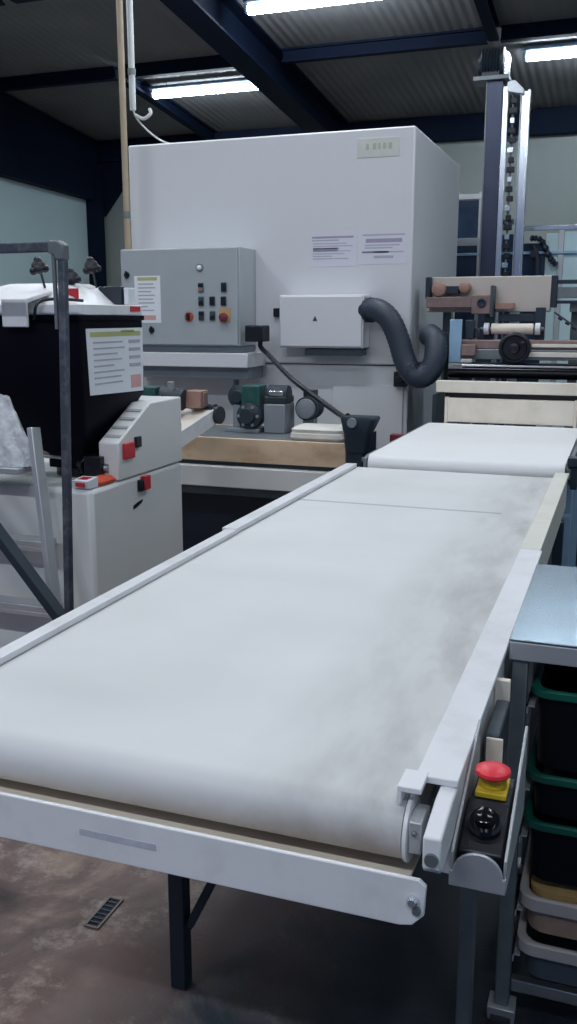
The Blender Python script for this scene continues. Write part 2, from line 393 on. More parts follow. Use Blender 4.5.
def area(name, loc, sx, sy, power, col=(0.86, 0.93, 1.0), rot=(0, 0, 0)):
    l = bpy.data.lights.new(name, 'AREA'); l.shape = 'RECTANGLE'; l.size = sx; l.size_y = sy; l.energy = power; l.color = col
    o = bpy.data.objects.new(name, l); COL.objects.link(o); o.location = loc; o.rotation_euler = rot
for y, pw in ((6.2, 44), (4.0, 46), (1.6, 24), (-2.4, 120)):
    for x in (-4.6, -1.9, 1.0):
        area('batten_light', (x, y, roof(y) - .25), 1.4, .14, pw)

# ------------------------------------------------------------------ front conveyor table
cv = thing('conveyor_table', (-.70, 2.75, 0), 'long white belt conveyor table running away from the viewer, red stop button at its corner', 'conveyor')
BX0, BX1 = -1.163, -.256
def stadium(y0, y1, z0, z1, n=14):
    r = (z1 - z0) / 2; zc = (z0 + z1) / 2; out = []
    for k in range(n + 1):
        a = PI / 2 + PI * k / n; out.append((y0 + r + r * math.cos(a), zc + r * math.sin(a)))
    for k in range(n + 1):
        a = -PI / 2 + PI * k / n; out.append((y1 - r + r * math.cos(a), zc + r * math.sin(a)))
    return out
b = mb('belt_canvas'); b.prism(stadium(1.185, 4.22, .806, .9), 'x', BX0, BX1); obj('belt', b, cv)
def rail_section(x0, x1, y0, y1, zt, inner, m='white_paint'):
    r = mb(m)
    xi = x1 if inner > 0 else x0
    r.box(x0, x1, y0, y1, zt - .012, zt)                       # cap
    xo = (x0 + .006) if inner > 0 else (x1 - .006)
    r.box(min(xo, xo + .014 * inner), max(xo, xo + .014 * inner), y0, y1, .775, zt - .012)   # outer web
    r.box(min(xi, xi - .006 * inner), max(xi, xi - .006 * inner), y0, y1, min(.902, zt - .013), zt - .012)   # lip beside the belt
    return r
obj('side_rail', rail_section(-1.196, -1.158, 1.22, 2.70, .916, 1), cv, .002)
obj('side_rail', rail_section(-1.212, -1.160, 2.702, 4.16, .919, 1), cv, .002)
obj('side_rail', rail_section(-.250, -.186, 1.25, 2.70, .930, -1), cv, .002)
obj('side_rail', rail_section(-.252, -.192, 2.702, 4.16, .928, -1, 'rail_offwhite'), cv, .002, label='slightly cream far rail section')
# end fittings at the near corner
r = mb('white_paint'); r.box(-.268, -.232, 1.205, 1.262, .922, .931); r.box(-.268, -.261, 1.205, 1.262, .902, .922); obj('corner_plate', r, cv, .0015)
r = mb('white_paint'); r.revolve((-.254, 1.232, .853), (1, 0, 0), [(0, .030), (.0, .050), (.006, .051), (.008, .047), (.008, .018)], 32); obj('roller_flange', r, cv)
r = mb('aluminium'); r.prism([(1.186, .838), (1.214, .832), (1.25, .842), (1.25, .884), (1.214, .892), (1.186, .888)], 'x', -.245, -.226)
r.use('steel_dull').cyl((-.236, 1.180, .872), (-.236, 1.188, .872), .004, n=10); obj('bearing_block', r, cv, .002)
r = mb('white_paint'); r.prism([(1.128, .858), (1.136, .848), (1.16, .846), (1.40, .862), (1.40, .917), (1.215, .917), (1.128, .904)], 'x', -.213, -.187)
eb = obj('tension_block', r, cv, .003)
r = mb('steel_dull'); r.revolve((-.2, 1.124, .872), (0, 1, 0), [(0, .003), (0, .0095), (.007, .0105), (.007, .002)], 20); obj('bolt', r, eb)
# white channel below the belt end
r = mb('white_paint')
r.prism([(-1.30, .843), (-.214, .843), (-.204, .835), (-.206, .790), (-.222, .772), (-.24, .768), (-1.30, .762)], 'y', 1.118, 1.126)
r.use('cream_paint').prism([(1.126, .790), (1.42, .770), (1.42, .766), (1.126, .784)], 'x', -1.30, -.245).use('white_paint')
r.prism([(1.126, .768), (1.160, .768), (1.160, .774), (1.126, .774)], 'x', -1.30, -.25)
tr = obj('drip_channel', r, cv, .0015)
r = mb('steel_bright'); r.revolve((-.222, 1.108, .812), (0, 1, 0), [(0, .002), (0, .0055), (.003, .008), (.009, .008), (.009, .002)], 16)
r.use('steel_dull').revolve((-.216, 1.113, .797), (0, 1, 0), [(0, .002), (0, .006), (.006, .0065), (.006, .002)], 12); obj('bolt', r, tr)
r = mb('worn_grey'); r.box(-.755, -.62, 1.1172, 1.1182, .801, .812); obj('worn_sticker', r, tr)
# bed below the belt, legs and braces
r = mb('cabinet_grey'); r.box(-1.16, -.215, 1.42, 4.10, .775, .800); obj('bed_frame', r, cv, .003)
def leg(x, y):
    l = mb('frame_dark'); l.box(x - .020, x + .020, y - .020, y + .020, 0, .775); return obj('leg', l, cv, .003)
for x, y in ((-.912, 1.75), (-.905, 3.85), (-.205, 3.85)): leg(x, y)
l = mb('steel_dull'); l.box(-.243, -.211, 1.73, 1.762, 0, .775); obj('leg', l, cv, .003)
r = mb('frame_dark'); r.bar((-.886, 1.75, .17), (-.60, 1.76, .775), .02, .02, (0, 1, 0)); obj('brace', r, cv, .002)
r = mb('frame_dark'); r.bar((-.886, 3.85, .17), (-.60, 3.85, .775), .02, .02, (0, 1, 0)); obj('brace', r, cv, .002)
# emergency stop bracket on the operator's side
r = mb('aluminium')
prof = [(1.20, .802), (1.20, .846), (1.445, .945), (1.445, .802)]
r.prism(prof, 'x', -.186, -.181); r.prism(prof, 'x', -.110, -.105)
arc = [(-.186, .795), (-.105, .795), (-.105, .822)] + [(-.1455 + .036 * math.cos(PI * k / 14), .818 + .034 * math.sin(PI * k / 14)) for k in range(15)] + [(-.186, .822)]
r.prism(arc, 'y', 1.194, 1.200)
r.box(-.186, -.105, 1.20, 1.445, .795, .802)
br = obj('control_bracket', r, cv, .0015)
r = mb('black_plastic'); r.prism([(1.215, .803), (1.215, .842), (1.30, .882), (1.30, .803)], 'x', -.178, -.113); sb = obj('switch_box', r, br, .004)
r = mb('black_gloss'); nrm = Vector((0, -.42, .9)).normalized()
r.revolve(Vector((-.1455, 1.258, .862)), nrm, [(0, .026), (.010, .026), (.014, .022), (.014, .016), (.026, .014), (.028, .010)], 24)
obj('rotary_knob', r, sb)
r = mb('frame_dark'); r.box(-.176, -.115, 1.305, 1.40, .803, .872); obj('stop_housing', r, br, .004)
r = mb('yellow_plastic'); r.box(-.170, -.122, 1.315, 1.375, .874, .884); r.revolve((-.146, 1.345, .884), (0, 0, 1), [(0, .022), (.018, .020), (.020, .015)], 24); obj('stop_collar', r, br, .002)
r = mb('stop_red'); r.revolve((-.146, 1.335, .900), (0, 0, 1), [(0, .012), (.005, .014), (.006, .025), (.010, .0275), (.015, .0265), (.019, .020), (.021, .010), (.0215, .001)], 32)
obj('stop_button', r, br, label='red mushroom push button')
r = mb('cream_paint'); r.box(-.174, -.146, 1.462, 1.468, .80, .905); obj('mounting_plate', r, cv, .002)
r = mb('frame_paint'); r.box(-.184, -.158, 1.52, 1.68, .80, .885); obj('junction_box', r, cv, .004)
r = mb('cream_paint'); r.box(-.190, -.162, 1.70, 1.715, .80, .915); obj('mounting_plate', r, cv, .002)

# ------------------------------------------------------------------ feed conveyor behind it
fc = thing('feed_conveyor', (-.66, 4.98, 0), 'shorter white belt conveyor feeding the far end of the long belt', 'conveyor')
b = mb('feed_canvas'); b.prism(stadium(4.225, 5.74, .868, .952), 'x', -1.125, -.215); obj('belt', b, fc)
for x0, x1 in ((-1.150, -1.132), (-.208, -.190)):
    r = mb('steel_dull'); r.prism([(4.235, .885), (4.235, .935), (4.30, .945), (5.74, .945), (5.74, .84), (4.35, .84)], 'x', x0, x1); obj('side_plate', r, fc, .002)
    r = mb('black_plastic'); xx = x0 - .012 if x0 < -.5 else x0 + .018
    r.revolve((xx, 4.268, .91), (1, 0, 0), [(0, .01), (0, .026), (.012, .026), (.012, .01)], 18); obj('bearing', r, fc)
r = mb('frame_dark'); r.box(-.206, -.150, 4.225, 4.30, .945, .985); r.box(-.19, -.16, 4.24, 4.28, .84, .945); obj('scraper_bracket', r, fc, .003)
r = mb('cabinet_grey'); r.box(-1.13, -.21, 4.40, 5.70, .835, .862); obj('bed_frame', r, fc, .002)
for x, y in ((-1.12, 4.6), (-1.12, 5.6), (-.21, 4.6), (-.21, 5.6)):
    r = mb('blue_steel'); r.box(x - .02, x + .02, y - .02, y + .02, 0, .835); obj('leg', r, fc, .002)

# ------------------------------------------------------------------ tall white machine
tm = thing('oven_machine', (-2.41, 7.0, 0), 'tall white boxy machine housing with notices on its front, beyond the trough', 'machine')
r = mb('machine_white'); r.box(-3.45, -1.36, 6.15, 7.85, 1.28, 2.80); obj('upper_housing', r, tm, .012)
r = mb('machine_white'); r.box(-3.41, -1.37, 6.17, 7.84, .0, 1.272); obj('lower_housing', r, tm, .008)
r = mb('frame_paint'); r.box(-3.39, -1.385, 6.19, 7.82, 1.270, 1.284); obj('seam_gasket', r, tm)
r = mb('machine_white'); r.box(-1.90, -1.40, 6.155, 6.175, .55, 1.14); obj('access_panel', r, tm, .004)
r = mb('green_label'); r.box(-1.745, -1.462, 6.146, 6.151, 2.62, 2.74)
r.use('faded_ink')
for k, (a, c) in enumerate(((-1.685, -1.665), (-1.64, -1.615), (-1.605, -1.585), (-1.572, -1.55), (-1.535, -1.51))): r.box(a, c, 6.1445, 6.1465, 2.668, 2.708)
obj('name_plate', r, tm, .001, label='faded pale name plate')
# switch box hung on the front
r = mb('machine_white'); r.box(-2.235, -1.64, 5.99, 6.148, 1.395, 1.745); ib = obj('isolator_box', r, tm, .006)
r = mb('machine_white'); r.box(-2.225, -1.65, 5.978, 5.99, 1.405, 1.735); obj('door', r, ib, .004)
r = mb('frame_paint'); r.prism([(-1.99, 1.575), (-1.958, 1.575), (-1.974, 1.607)], 'y', 5.974, 5.979); obj('warning_mark', r, ib)
r = mb('black_plastic'); r.box(-2.33, -2.28, 6.12, 6.149, 1.60, 1.66); obj('wall_switch', r, tm, .004)
r = mb('black_plastic'); r.box(-1.455, -1.37, 6.10, 6.168, 1.14, 1.24); r.revolve((-1.41, 6.10, 1.19), (0, -1, 0), [(0, .028), (.03, .026)], 16); obj('wall_switch', r, tm, .004)
r = mb('frame_paint'); r.box(-2.06, -1.66, 6.02, 6.148, 1.345, 1.39); obj('shadow_strip', r, tm, .003)  # grey strip standing in for the shadow below the isolator box

def notice(name, x0, x1, z0, z1, y, lines, base, label, group=None, tilt=0):
    r = mb(base); r.box(x0, x1, y - .0015, y, z0, z1)
    W = x1 - x0; H = z1 - z0
    for (mn, a, c, t, h) in lines:
        r.use(mn).box(x0 + a * W, x0 + c * W, y - .0022, y - .0012, z1 - (t + h) * H, z1 - t * H)
    return tag(obj(name, r), label, 'notice', group)
ln1 = [('print_violet', .06, .92, .10, .06), ('print_soft', .06, .62, .20, .04)] + [('print_soft', .08, .08 + q, .30 + .075 * k, .03) for k, q in enumerate((.7, .82, .55, .78, .66, .4, .74))] + [('print_violet', .08, .6, .44, .10)]
ln2 = [('print_soft', .05, .95, .08, .05), ('print_violet', .12, .9, .22, .12), ('print_soft', .1, .86, .40, .04), ('print_soft', .1, .7, .48, .04), ('print_dark', .04, .62, .60, .06), ('print_soft', .3, .94, .61, .04), ('print_soft', .3, .72, .74, .08)]
notice('wall_notice', -2.075, -1.735, 1.935, 2.155, 6.149, ln1, 'paper_lilac', 'pale printed notice on the tall white machine, nearer the grey control cabinet')
notice('wall_notice', -1.715, -1.398, 1.945, 2.155, 6.149, ln2, 'paper_lilac', 'pale printed notice on the tall white machine, nearest its corner above the hose')

# ------------------------------------------------------------------ grey control cabinet on its ledge
cc = thing('control_cabinet', (-2.92, 6.0, 1.39), 'grey electrical control cabinet with rows of buttons, on front of the white machine', 'control cabinet')
CX0, CX1, CY, CZ0, CZ1 = -3.372, -2.470, 5.86, 1.405, 2.062
r = mb('cabinet_grey'); r.box(CX0, CX1, CY, 6.148, CZ0, CZ1); obj('body', r, cc, .006)
r = mb('cabinet_grey'); r.box(CX0 + .006, CX1 - .012, CY - .016, CY - .001, CZ0 + .008, CZ1 - .008); dr = obj('door', r, cc, .003)
def pan(u, v): return (CX0 + (u - 120) * .00759, 2.057 - (v - 248) * .0065)
def button(u, v, mats, wdt=.034, hgt=.058, name='push_button', label=None):
    x, z = pan(u, v); r = mb('steel_dull')
    r.box(x - wdt / 2 - .004, x + wdt / 2 + .004, CY - .020, CY - .016, z - hgt / 2 - .004, z + hgt / 2 + .004)
    n = len(mats)
    for k, mm in enumerate(mats):
        a = z + hgt / 2 - hgt * k / n
        r.use(mm).box(x - wdt / 2, x + wdt / 2, CY - .032, CY - .020, a - hgt / n + .002, a - .002)
    return obj(name, r, dr, .002, label=label)
for u, v, mm in ((202, 288, ('black_plastic', 'copper_brown')), (224.5, 288, ('black_plastic',)), (202, 302, ('green_motor', 'black_plastic')), (213, 302, ('black_plastic',)), (224, 302, ('black_plastic',)), (202, 317, ('black_plastic', 'dark_motor')), (213, 317, ('green_motor', 'black_plastic'))):
    button(u, v, mm)
x, z = pan(201, 268); r = mb('ledge_grey'); r.revolve((x, CY - .016, z), (0, -1, 0), [(0, .028), (.006, .026), (.006, .018)], 20); r.use('paper').revolve((x, CY - .02, z), (0, -1, 0), [(0, .018), (.012, .016), (.018, .008)], 16); obj('pilot_lamp', r, dr)
x, z = pan(189.5, 318); r = mb('orange_knob'); r.revolve((x, CY - .016, z), (0, -1, 0), [(0, .034), (.006, .034), (.008, .024)], 20); r.use('black_plastic').box(x - .008, x + .008, CY - .05, CY - .02, z - .024, z + .024); obj('selector_knob', r, dr, .002)
x, z = pan(225, 317); r = mb('ochre_plate'); r.box(x - .042, x + .042, CY - .019, CY - .016, z - .042, z + .05); r.use('dark_red').revolve((x, CY - .019, z - .012), (0, -1, 0), [(0, .016), (.02, .018), (.022, .032), (.036, .030), (.042, .014)], 22); obj('stop_button', r, dr, label='dark red stop knob on an ochre plate')
for u, v in ((127, 274), (151, 332)):
    x, z = pan(u, v); r = mb('black_plastic'); r.revolve((x, CY - .016, z), (0, -1, 0), [(0, .022), (.012, .020), (.012, .01)], 18); r.box(x - .006, x + .006, CY - .036, CY - .026, z - .026, z + .026); obj('latch', r, dr, .002)
r = mb('ledge_grey'); r.box(-3.36, -2.48, 5.90, 6.148, 1.36, 1.404); obj('mounting_rail', r, cc, .003)
r = mb('machine_white'); r.box(-3.40, -2.395, 5.80, 6.148, 1.262, 1.358); obj('ledge', r, cc, .005, label='white ledge beneath the cabinet')
r = mb('ledge_grey'); r.box(-3.38, -2.42, 5.88, 6.148, 1.18, 1.260); obj('under_rail', r, cc, .003)
lnc = [('olive_ink', .12, .88, .03, .07)] + [('print_soft', .14, .14 + q, .16 + .08 * k, .028) for k, q in enumerate((.6, .66, .5, .64, .58, .62, .35, .6))] + [('pink_ink', .2, .8, .84, .1)]
notice('door_notice', -3.262, -3.060, 1.560, 1.880, CY - .0165, lnc, 'paper', 'white printed sheet stuck on the grey control cabinet door')
# plug and black hose
r = mb('black_plastic'); r.box(-2.43, -2.30, 5.84, 5.98, 1.435, 1.545); pl = tag(obj('plug_socket', r, None, .008), 'black plug connector at the lower corner of the grey control cabinet', 'socket')
pl.location.z += 0
r = mb('black_plastic'); pts = spline([(-2.34, 5.90, 1.432), (-2.32, 5.86, 1.40), (-2.2, 5.72, 1.345), (-1.95, 5.45, 1.22), (-1.65, 5.18, 1.10), (-1.47, 4.98, 1.045), (-1.43, 4.93, 1.06)], 14)
r.tube(pts, .017, 10, ribs=.86); tag(obj('power_cable', r), 'black ribbed cable dropping from the control cabinet to the dark funnel', 'cable')
# exhaust hose
r = mb('hose_grey'); pts = spline([(-1.628, 6.04, 1.645), (-1.54, 5.98, 1.645), (-1.455, 5.95, 1.585), (-1.39, 5.94, 1.46), (-1.345, 5.93, 1.33), (-1.295, 5.92, 1.25), (-1.23, 5.90, 1.22), (-1.165, 5.90, 1.265), (-1.14, 5.92, 1.36), (-1.155, 5.97, 1.45), (-1.215, 6.05, 1.49)], 9)
r.tube(pts, .074, 20, ribs=.955)
hs = thing('exhaust_hose', (-1.3, 5.95, 1.1), 'thick dark ribbed hose curving down in a U beside the white machine', 'hose')
obj('hose', r, hs)
r = mb('frame_dark'); r.revolve((-1.639, 6.05, 1.645), (1, -.5, .0), [(0, .06), (0, .082), (.05, .082), (.05, .06)], 22); obj('hose_clamp', r, hs)

# ------------------------------------------------------------------ trough bench with motors
tb = thing('trough_bench', (-2.05, 5.25, 0), 'long stained tan trough on a white bench frame before the machine', 'trough')
r = mb('trough_tan'); r.box(-2.95, -1.455, 4.98, 5.0, .752, .895); r.box(-2.95, -1.455, 5.0, 5.60, .752, .77); r.box(-2.95, -1.455, 5.60, 5.62, .752, .895); r.box(-2.95, -2.93, 5.0, 5.60, .77, .895); r.box(-1.475, -1.455, 5.0, 5.60, .77, .895); obj('trough', r, tb, .004)
r = mb('navy_dark'); r.box(-1.4545, -1.442, 4.985, 5.62, .753, .895); obj('end_plate', r, tb, .002, label='dark end plate')
r = mb('steel_dull'); r.box(-2.92, -1.485, 5.0, 5.60, .872, .8945); obj('trough_cover', r, tb, .003)
r = mb('frame_dark'); r.box(-2.96, -1.45, 5.0, 5.62, .728, .752); obj('gasket', r, tb, .002)
r = mb('cabinet_cream'); r.box(-2.97, -1.44, 4.95, 5.64, .60, .726); obj('apron', r, tb, .006, label='pale bench apron')
r = mb('frame_paint'); r.box(-2.95, -1.46, 4.99, 5.62, .545, .598); obj('under_frame', r, tb, .003)
r = mb('navy_dark'); r.box(-2.95, -1.46, 5.30, 5.32, .03, .545); obj('shade_panel', r, tb, .002)  # dark sheet added to paint the shaded space beneath the bench
for x, y in ((-2.92, 5.02), (-1.50, 5.02), (-2.92, 5.58), (-1.50, 5.58)):
    r = mb('frame_dark'); r.box(x - .03, x + .03, y - .03, y + .03, 0, .545); obj('leg', r, tb, .003)

def drive_motor(x, y, zb, s, body, label, fan):
    t = thing('gear_motor', (x, y, zb), label, 'motor', 'motors on the trough bench')
    r = mb('grey_motor'); r.box(x - .09 * s, x + .09 * s, y - .07 * s, y + .07 * s, zb, zb + .02); r.box(x - .05 * s, x + .05 * s, y - .05 * s, y + .05 * s, zb + .02, zb + .11 * s); obj('foot', r, t, .003)
    r = mb(body); zc = zb + .20 * s
    r.revolve((x, y + .10 * s, zc), (0, -1, 0), [(0, .05 * s), (.0, .095 * s), (.03 * s, .10 * s)] + [(.03 * s + .012 * s * k, .10 * s if k % 2 else .088 * s) for k in range(1, 14)] + [(.20 * s, .10 * s), (.21 * s, .07 * s)], 24)
    obj('casing', r, t)
    r = mb(fan); r.revolve((x, y - .11 * s, zc), (0, -1, 0), [(0, .07 * s), (.0, .085 * s), (.03 * s, .08 * s), (.04 * s, .045 * s), (.04 * s, .01)], 22); obj('fan_cover', r, t)
    r = mb(body); r.box(x - .05 * s, x + .05 * s, y - .04 * s, y + .06 * s, zc + .085 * s, zc + .15 * s); obj('terminal_box', r, t, .004)
    return t
# green motor group
gm = thing('gear_motor', (-2.20, 5.36, .895), 'green gear motor with two dark round flanges on the tan trough bench', 'motor', 'motors on the trough bench')
r = mb('green_motor'); r.box(-2.225, -2.105, 5.28, 5.42, 1.00, 1.185); obj('gearbox', r, gm, .008)
r = mb('dark_motor'); r.revolve((-2.27, 5.36, 1.11), (0, -1, 0), [(-.08, .04), (-.08, .07), (0, .075), (.02, .072), (.03, .04), (.05, .038), (.05, .01)], 22); r.box(-2.31, -2.225, 5.34, 5.40, 1.09, 1.13); obj('flange', r, gm, .002)
r = mb('dark_motor'); r.revolve((-2.165, 5.25, 1.0), (0, -1, 0), [(-.10, .05), (-.10, .08), (-.02, .085), (0, .08), (.01, .05), (.035, .045), (.035, .01)], 24)
for k in range(6):
    a = 2 * PI * k / 6; r.use('grey_motor').cyl((-2.165 + .062 * math.cos(a), 5.252, 1.0 + .062 * math.sin(a)), (-2.165 + .062 * math.cos(a), 5.236, 1.0 + .062 * math.sin(a)), .010, n=8)
obj('hand_wheel', r, gm)
r = mb('grey_motor'); r.box(-2.33, -2.10, 5.26, 5.46, .895, .92); r.box(-2.30, -2.25, 5.32, 5.42, .92, 1.06); obj('base_plate', r, gm, .003)
r = mb('dark_motor'); r.cyl((-2.29, 5.36, 1.17), (-2.29, 5.36, 1.215), .018, n=12); r.box(-2.31, -2.23, 5.34, 5.38, 1.165, 1.18); obj('lubricator', r, gm, .002)
gm2 = thing('gear_motor', (-1.99, 5.36, .895), 'grey block motor with shiny dark cap standing between the green motor and cloth', 'motor', 'motors on the trough bench')
r = mb('grey_motor'); r.box(-2.075, -1.935, 5.28, 5.46, .895, 1.075); obj('gearbox', r, gm2, .006)
r = mb('dark_motor'); r.box(-2.075, -1.935, 5.29, 5.45, 1.078, 1.12); r.cyl((-2.072, 5.37, 1.125), (-1.938, 5.37, 1.125), .062, n=24); obj('motor_cap', r, gm2, .006)
r = mb('steel_bright'); r.box(-2.045, -1.955, 5.292, 5.312, 1.125, 1.155); obj('rating_plate', r, gm2, .004, label='shiny bright plate')
drive_motor(-1.835, 5.47, .895, .74, 'dark_motor', 'small dark ribbed motor on the trough bench behind the folded cloth', 'grey_motor')
# folded cloth
r = mb('cloth_white')
r.loft([r.rrect(-1.80, -1.50, 5.02, 5.24, .03, .896), r.rrect(-1.812, -1.488, 5.008, 5.252, .035, .912), r.rrect(-1.81, -1.49, 5.01, 5.25, .035, .936), r.rrect(-1.803, -1.497, 5.017, 5.243, .035, .940), r.rrect(-1.806, -1.494, 5.012, 5.248, .035, .960), r.rrect(-1.79, -1.51, 5.03, 5.23, .03, .974)])
tag(obj('folded_cloth', r), 'folded off-white cloth lying on the end of the tan trough', 'cloth')
# dark funnel
ff = thing('suction_funnel', (-1.35, 4.95, 0), 'dark funnel on a post beside the far conveyor, at the cable end', 'funnel')
r = mb('frame_dark'); r.loft([r.rrect(-1.455, -1.255, 4.86, 4.975, .03, 1.062), r.rrect(-1.46, -1.25, 4.855, 4.98, .03, 1.05), r.rrect(-1.445, -1.29, 4.87, 4.975, .03, .965), r.rrect(-1.435, -1.31, 4.88, 4.965, .025, .86)]); obj('funnel_bowl', r, ff)
r = mb('grey_motor'); r.revolve((-1.385, 4.853, 1.03), (0, -1, 0), [(0, .028), (.012, .026), (.012, .01)], 18); obj('dial', r, ff)
r = mb('frame_dark'); r.box(-1.425, -1.335, 4.89, 4.96, 0, .86); obj('post', r, ff, .003)
r = mb('red_strip'); r.box(-1.255, -1.175, 5.20, 5.26, .885, .93); r.use('frame_dark').box(-1.235, -1.195, 5.21, 5.25, 0, .885); tag(obj('marker_post', r, None, .003), 'dark red topped short post beside the far conveyor belt', 'post')

# ------------------------------------------------------------------ sheeting head at the far end of the belt
sh = thing('sheeting_machine', (-.68, 6.15, 0), 'cream and dark dough sheeting head across the far conveyor end', 'machine')
r = mb('cream_paint'); r.box(-1.02, -.262, 5.752, 5.80, .955, 1.105); r.box(-1.04, -1.02, 5.748, 5.82, .945, 1.11); r.box(-.262, -.242, 5.748, 5.82, .945, 1.11); obj('front_cover', r, sh, .004)
r = mb('black_plastic'); r.box(-1.05, -.23, 5.80, 5.86, 1.0, 1.135); obj('dark_gap_plate', r, sh, .003)
r = mb('cream_paint'); r.box(-1.10, -.215, 5.76, 5.80, 1.138, 1.212); obj('guard_bar', r, sh, .005)
for x in (-1.115, -.20):
    r = mb('frame_dark'); r.prism([(5.81, 0), (6.6, 0), (6.6, 1.50), (6.16, 1.50), (6.16, 1.12), (5.81, 1.12)], 'x', x - .015, x + .015); obj('side_frame', r, sh, .004)
r = mb('black_gloss'); r.cyl((-1.05, 5.93, 1.27), (-.217, 5.93, 1.27), .05, n=24); obj('sheeting_roller', r, sh)
r = mb('steel'); r.cyl((-.96, 5.872, 1.30), (-.217, 5.872, 1.30), .008, n=10); obj('scraper_rod', r, sh)
r = mb('steel_dull'); r.box(-1.055, -.217, 5.98, 6.25, 1.335, 1.40); r.use('copper_brown').box(-1.055, -.217, 6.0, 6.25, 1.402, 1.455); obj('cross_beam', r, sh, .004)
r = mb('cream_paint'); r.box(-.60, -.217, 5.97, 6.0, 1.355, 1.385); r.box(-.55, -.217, 5.985, 6.0, 1.415, 1.435); obj('scale_strip', r, sh, .002)
r = mb('beige_panel'); r.box(-.98, -.91, 5.92, 5.98, 1.285, 1.34); r.use('copper_brown').box(-.98, -.89, 5.93, 5.985, 1.36, 1.43); obj('bearing_housing', r, sh, .006)
r = mb('black_plastic'); c = (-.648, 5.94, 1.41)
r.revolve(c, (0, -1, 0), [(-.03, .02), (-.03, .085), (-.01, .098), (.015, .098), (.022, .088), (.022, .078), (.006, .072), (.006, .035), (.05, .03), (.054, .02), (.054, .005)], 26)
r.revolve((c[0] + .055, c[1] - .03, c[2] + .03), (0, -1, 0), [(0, .012), (.04, .014), (.045, .008)], 12)
obj('hand_wheel', r, sh)
r = mb('blue_steel'); r.box(-1.062, -.985, 5.955, 5.978, 1.215, 1.585); obj('blue_post', r, sh, .004, label='pale blue steel post')
r = mb('frame_dark'); r.box(-.975, -.92, 6.03, 6.10, 1.46, 1.58); r.box(-.92, -.895, 6.05, 6.12, 1.47, 1.53); obj('valve_block', r, sh, .005)
r = mb('cream_paint'); r.cyl((-.83, 6.2, 1.525), (-.565, 6.2, 1.525), .034, n=24); ro = obj('gauge_roller', r, sh)
r = mb('paper');
for x in (-.878, -.553): r.cyl((x, 6.2, 1.525), (x + .03, 6.2, 1.525), .038, n=20)
r.use('steel_dull').cyl((-.90, 6.2, 1.525), (-.50, 6.2, 1.525), .012, n=10); obj('roller_end', r, ro)
r = mb('frame_dark'); r.box(-.885, -.82, 6.24, 6.29, 1.455, 1.66); r.box(-.56, -.50, 6.24, 6.29, 1.455, 1.66); r.box(-.80, -.52, 6.26, 6.29, 1.57, 1.62); obj('roller_bracket', r, sh, .003)
r = mb('beige_panel'); r.box(-1.29, -.478, 6.30, 6.40, 1.632, 1.862); bp_ = obj('top_housing', r, sh, .006, label='long beige housing')
r = mb('copper_brown'); r.box(-1.27, -.92, 6.20, 6.298, 1.66, 1.73); r.use('pink_brown').revolve((-1.19, 6.22, 1.78), (0, -1, 0), [(-.07, .04), (0, .05), (.02, .045), (.03, .02)], 18); r.revolve((-1.02, 6.22, 1.79), (0, -1, 0), [(-.07, .035), (0, .04), (.02, .035), (.03, .02)], 18)
r.use('frame_dark').box(-1.15, -1.06, 6.22, 6.298, 1.75, 1.80); r.box(-1.285, -1.25, 6.24, 6.298, 1.72, 1.86); obj('drive_unit', r, sh, .004)
r = mb('copper_brown'); r.box(-.965, -.83, 6.18, 6.298, 1.62, 1.74); r.use('frame_dark').revolve((-.90, 6.178, 1.69), (0, -1, 0), [(0, .03), (.012, .028), (.012, .016), (.004, .014)], 18); r.use('frame_paint').box(-.845, -.825, 6.17, 6.298, 1.60, 1.80); obj('bearing_block', r, sh, .004)
r = mb('pink_brown'); r.box(-.82, -.70, 6.22, 6.298, 1.65, 1.69); obj('sensor_block', r, sh, .004)
r = mb('frame_dark'); r.box(-.47, -.05, 6.33, 6.37, 1.81, 1.835); r.use('steel_dull').box(-.47, -.05, 6.33, 6.37, 1.72, 1.79); r.use('frame_dark').box(-.478, -.44, 6.31, 6.39, 1.66, 1.862); r.box(-.47, -.05, 6.33, 6.37, 1.685, 1.705); obj('side_arm', r, sh, .003)
r = mb('frame_dark')
for k in range(7):
    r.cyl((-.42 + .045 * k, 6.32, 1.60 - .03 * k), (-.395 + .045 * k, 6.32, 1.585 - .03 * k), .013, n=8)
r.tube([(-.45, 6.325, 1.63), (-.20, 6.325, 1.462), (-.14, 6.325, 1.43)], .006, 6); obj('drive_chain', r, sh)
r = mb('steel_dull'); 
for x in (-1.20, -.33): r.box(x - .03, x + .03, 6.61, 6.67, 0, 1.632); r.box(x - .03, x + .03, 6.40, 6.67, 1.632, 1.70)
obj('support_post', r, sh, .003)

# ------------------------------------------------------------------ lift tower
tw = thing('lift_tower', (-1.05, 8.0, 0), 'tall steel lift tower with motor on top, beside the white machine', 'tower')
r = mb('tower_grey'); r.box(-1.195, -1.065, 7.98, 8.12, 0, 3.45); r.use('steel_dull').box(-1.198, -1.186, 7.972, 7.98, 0, 3.45); obj('column', r, tw, .004)
r = mb('steel_dull'); r.box(-1.30, -1.02, 7.94, 8.16, 3.452, 3.485); obj('head_plate', r, tw, .003)
r = mb('dark_motor'); r.revolve((-1.27, 8.05, 3.60), (1, 0, 0), [(0, .06), (.0, .10)] + [(.02 + .012 * k, .115 if k % 2 else .10) for k in range(14)] + [(.20, .115), (.20, .05)], 24); r.box(-1.24, -1.10, 7.98, 8.12, 3.485, 3.54); mo = obj('hoist_motor', r, tw)
r = mb('steel_bright'); r.box(-1.058, -1.035, 7.96, 8.14, 3.487, 3.66); obj('motor_flange', r, mo, .003)
r = mb('steel_bright'); r.box(-1.062, -1.020, 7.975, 8.06, 0, 3.40); obj('guide_rail', r, tw, .003)
